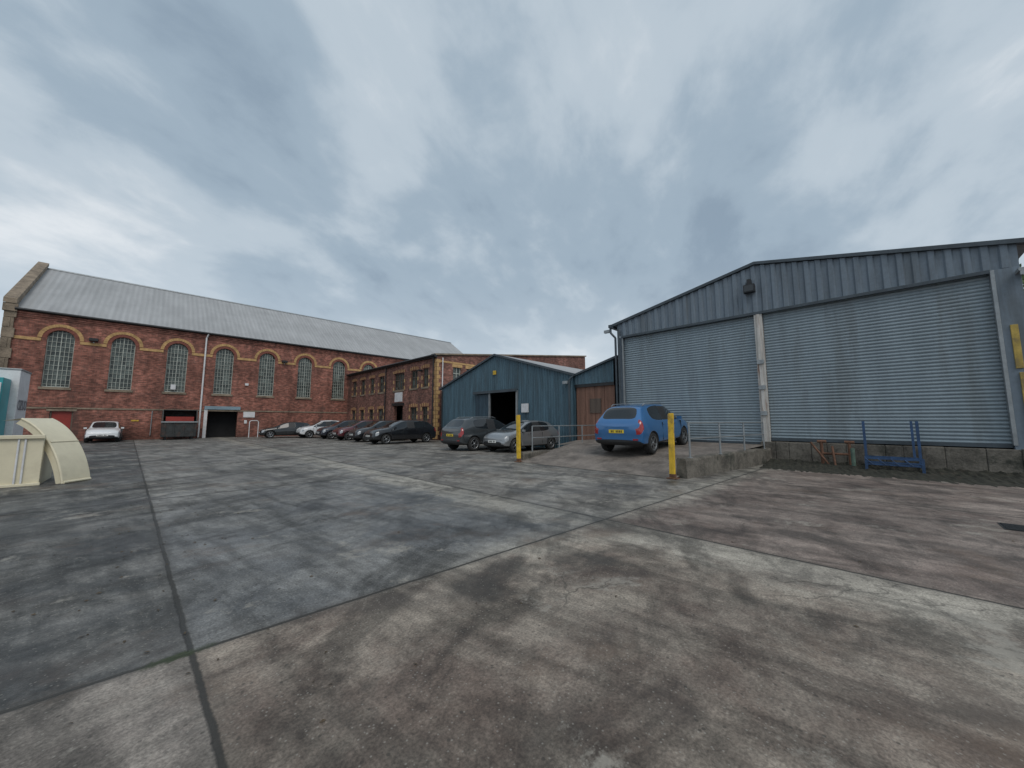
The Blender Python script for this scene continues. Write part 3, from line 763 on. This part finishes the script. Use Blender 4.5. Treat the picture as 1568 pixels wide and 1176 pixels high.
# ---------------------------------------------------------------- waste bin, hoop, left objects
r=root('waste_container'); mb=MB()
bx0,bx1,by0,by1=.75,2.75,37.7,39.4
mb.prism([(bx0,by0,.25),(bx0,by1,.25),(bx0,by1,2.25),(bx0,by0+.25,2.25),(bx0,by0-.1,1.45)],(.06,0,0),'skipdark')
mb.prism([(bx1-.06,by0,.25),(bx1-.06,by1,.25),(bx1-.06,by1,2.25),(bx1-.06,by0+.25,2.25),(bx1-.06,by0-.1,1.45)],(.06,0,0),'skipdark')
mb.box(bx0+.06,bx1-.06,by0-.05,by0,.25,1.35,'skipdark'); mb.box(bx0+.06,bx1-.06,by1-.05,by1,.25,2.25,'skipdark'); mb.box(bx0+.06,bx1-.06,by0,by1,.2,.26,'skipdark')
mb.box(bx0+.06,bx1-.06,by0+.2,by1,2.22,2.28,'black'); mb.box(bx0-.05,bx1+.05,by0-.14,by0-.06,1.3,1.4,'galv')
mb.box(bx0+.2,bx1-.2,by0+.1,by1-.3,1.3,1.75,'reddoor')
for xx in (bx0+.15,bx0+.65,bx0+1.2,bx1-.25): mb.box(xx,xx+.08,by0-.1,by0-.051,.25,1.3,'skipdark')
for xx in (bx0+.2,bx1-.3):
    for yy in (by0+.2,by1-.3): mb.box(xx,xx+.12,yy,yy+.12,0,.2,'black')
mb.build('bin_body',r)
r=root('white_cycle_hoop'); mb=MB()
mb.tube([(6.3,38.7,0),(6.3,38.7,1.35),(6.4,38.7,1.45),(6.85,38.7,1.45),(6.95,38.7,1.35),(6.95,38.7,0)],.035,'white'); mb.build('hoop',r)
# cream fibreglass hood: tub + broad curved apron
r=root('fibreglass_hood'); mb=MB()
mb.box(-3.6,-1.6,13.15,13.2,.0,1.06,'cream'); mb.box(-3.6,-1.6,14.6,14.65,0,1.06,'cream'); mb.box(-3.6,-3.55,13.2,14.6,0,1.06,'cream'); mb.box(-1.65,-1.6,13.2,14.6,0,1.06,'cream')
mb.box(-3.65,-1.58,13.09,13.148,1.02,1.1,'cream'); mb.box(-3.62,-1.58,13.1,13.148,0,.06,'cream')
for xx in (-1.95,-1.86): mb.box(xx,xx+.03,13.115,13.149,.06,1.02,'white')
mb.box(-2.7,-2.68,13.13,13.149,.06,1.02,'cream')
mb.build('tub',r,bevel=.012)
mb=MB()
A=Vector((-1.24,13.02,0)); B=Vector((-.88,13.48,0)); dn=Vector((-.76,.65,0))
seg=24; pts=[]
for i in range(seg+1):
    u_=i/seg; t=math.pi/2*u_
    s_arc=1.0*(1-math.sin(t)); z_arc=1.45*math.cos(t)
    s_lin=1.0*(1-u_); z_lin=1.45*(1-u_)
    pts.append((.62*s_arc+.38*s_lin,.02+.62*z_arc+.38*z_lin))
for (sa,za),(sb_,zb_) in zip(pts[:-1],pts[1:]):
    a0=A+dn*sa+Vector((0,0,za)); b0=B+dn*sa+Vector((0,0,za)); a1=A+dn*sb_+Vector((0,0,zb_)); b1=B+dn*sb_+Vector((0,0,zb_))
    mb.add([a0,b0,b1,a1],[(0,1,2,3)],'cream',True)
    off=dn*.04-Vector((0,0,.03))
    mb.add([a0+off,b0+off,b1+off,a1+off],[(3,2,1,0)],'cream',True)
    for p0,p1 in ((a0,a1),(b0,b1)):
        mb.cyl(p0+off*.5,p1+off*.5,.025,'cream',8)
    wa=A+dn*(sa+.14)+Vector((0,0,max(za-.12,0))); wb_=A+dn*(sb_+.14)+Vector((0,0,max(zb_-.12,0)))
    mb.add([a0,a1,wb_,wa],[(0,1,2,3)],'cream',True)
mid=pts[seg//2]
am=A+dn*mid[0]+Vector((0,0,mid[1])); bm_=B+dn*mid[0]+Vector((0,0,mid[1]))
mb.cyl(am,bm_,.018,'cream',8)
c0=A+dn*1.0; c1=B+dn*1.0
mb.add([c0+Vector((0,0,1.47)),c1+Vector((0,0,1.47)),c1+Vector((-.3,.1,1.43)),c0+Vector((-.3,.1,1.41))],[(0,1,2,3)],'cream')
mb.cyl(A+Vector((0,0,.03)),B+Vector((0,0,.03)),.03,'cream',8)
mb.build('curved_panel',r,fixn=False)
r=root('white_storage_container'); mb=MB()
mb.box(-4.9,-2.85,18.4,19.7,.25,2.95,'white'); mb.box(-4.9,-3.0,17.55,18.38,.3,2.65,'tealplastic'); mb.box(-4.9,-3.02,17.5,17.548,.5,2.5,'white')
mb.box(-4.92,-2.83,18.385,19.72,.15,.25,'galv'); mb.box(-4.92,-2.83,18.385,19.72,2.95,3.0,'galv')
for xx in (-4.7,-3.1):
    for yy in (17.7,19.3): mb.box(xx,xx+.12,yy,yy+.12,0,.28,'black')
mb.build('cabinet',r,bevel=.01)
tc=bpy.data.curves.new('lettering','FONT'); tc.body='OZUO'; tc.size=.5; tc.extrude=.004; tc.materials.append(M['greyletters'])
to=bpy.data.objects.new('lettering',tc); sc.collection.objects.link(to); to.parent=r; to.location=(-2.84,18.5,1.75); to.rotation_euler=(PI/2,0,PI/2); to.scale=(.75,.9,1)
# ---------------------------------------------------------------- tree
R=root('broadleaf_tree',(31,-7.2,0)); mb=MB()
mb.cyl((0,0,0),(0.1,0,4),.28,'bark',10,.18)
br=[]
for i in range(9):
    a_=i*2.4; e_=Vector((math.cos(a_)*2.2,math.sin(a_)*2.2,5+i*.45)); mb.cyl((.1,0,2.8+i*.2),e_,.09,'bark',7,.03); br.append(e_)
mb.build('trunk',R)
mb=MB(); vs=[];fs=[]
for i in range(2600):
    c0=random.choice(br)*1.0; q=c0+Vector((random.gauss(0,.75),random.gauss(0,.75),random.gauss(.3,.6)))
    u_=Vector((random.gauss(0,1),random.gauss(0,1),random.gauss(0,1))).normalized()*.14; v_=u_.orthogonal().normalized()*.09
    o=len(vs); vs+=[q-u_,q+v_,q+u_,q-v_]; fs.append((o,o+1,o+2,o+3))
mb.add(vs,fs,'leaf'); mb.build('crown',R,fixn=False)
mb=MB(); vs=[];fs=[]
for i in range(420):
    x_=random.uniform(-3,14); y_=random.uniform(-3,16)
    if random.random()<.4: 
        x_=random.gauss(.3,.5) ; y_=random.uniform(1.5,12)
    s_=random.uniform(.008,.022); a_=random.uniform(0,6.3)
    u_=Vector((math.cos(a_),math.sin(a_),0))*s_; v_=Vector((-math.sin(a_),math.cos(a_),0))*s_*.5
    q=Vector((x_,y_,.006)); o=len(vs); vs+=[q-u_,q+v_+Vector((0,0,.006)),q+u_,q-v_]; fs.append((o,o+1,o+2,o+3))
mb.add(vs,fs,'deadleaf'); mb.build('fallen_leaves',fixn=False)
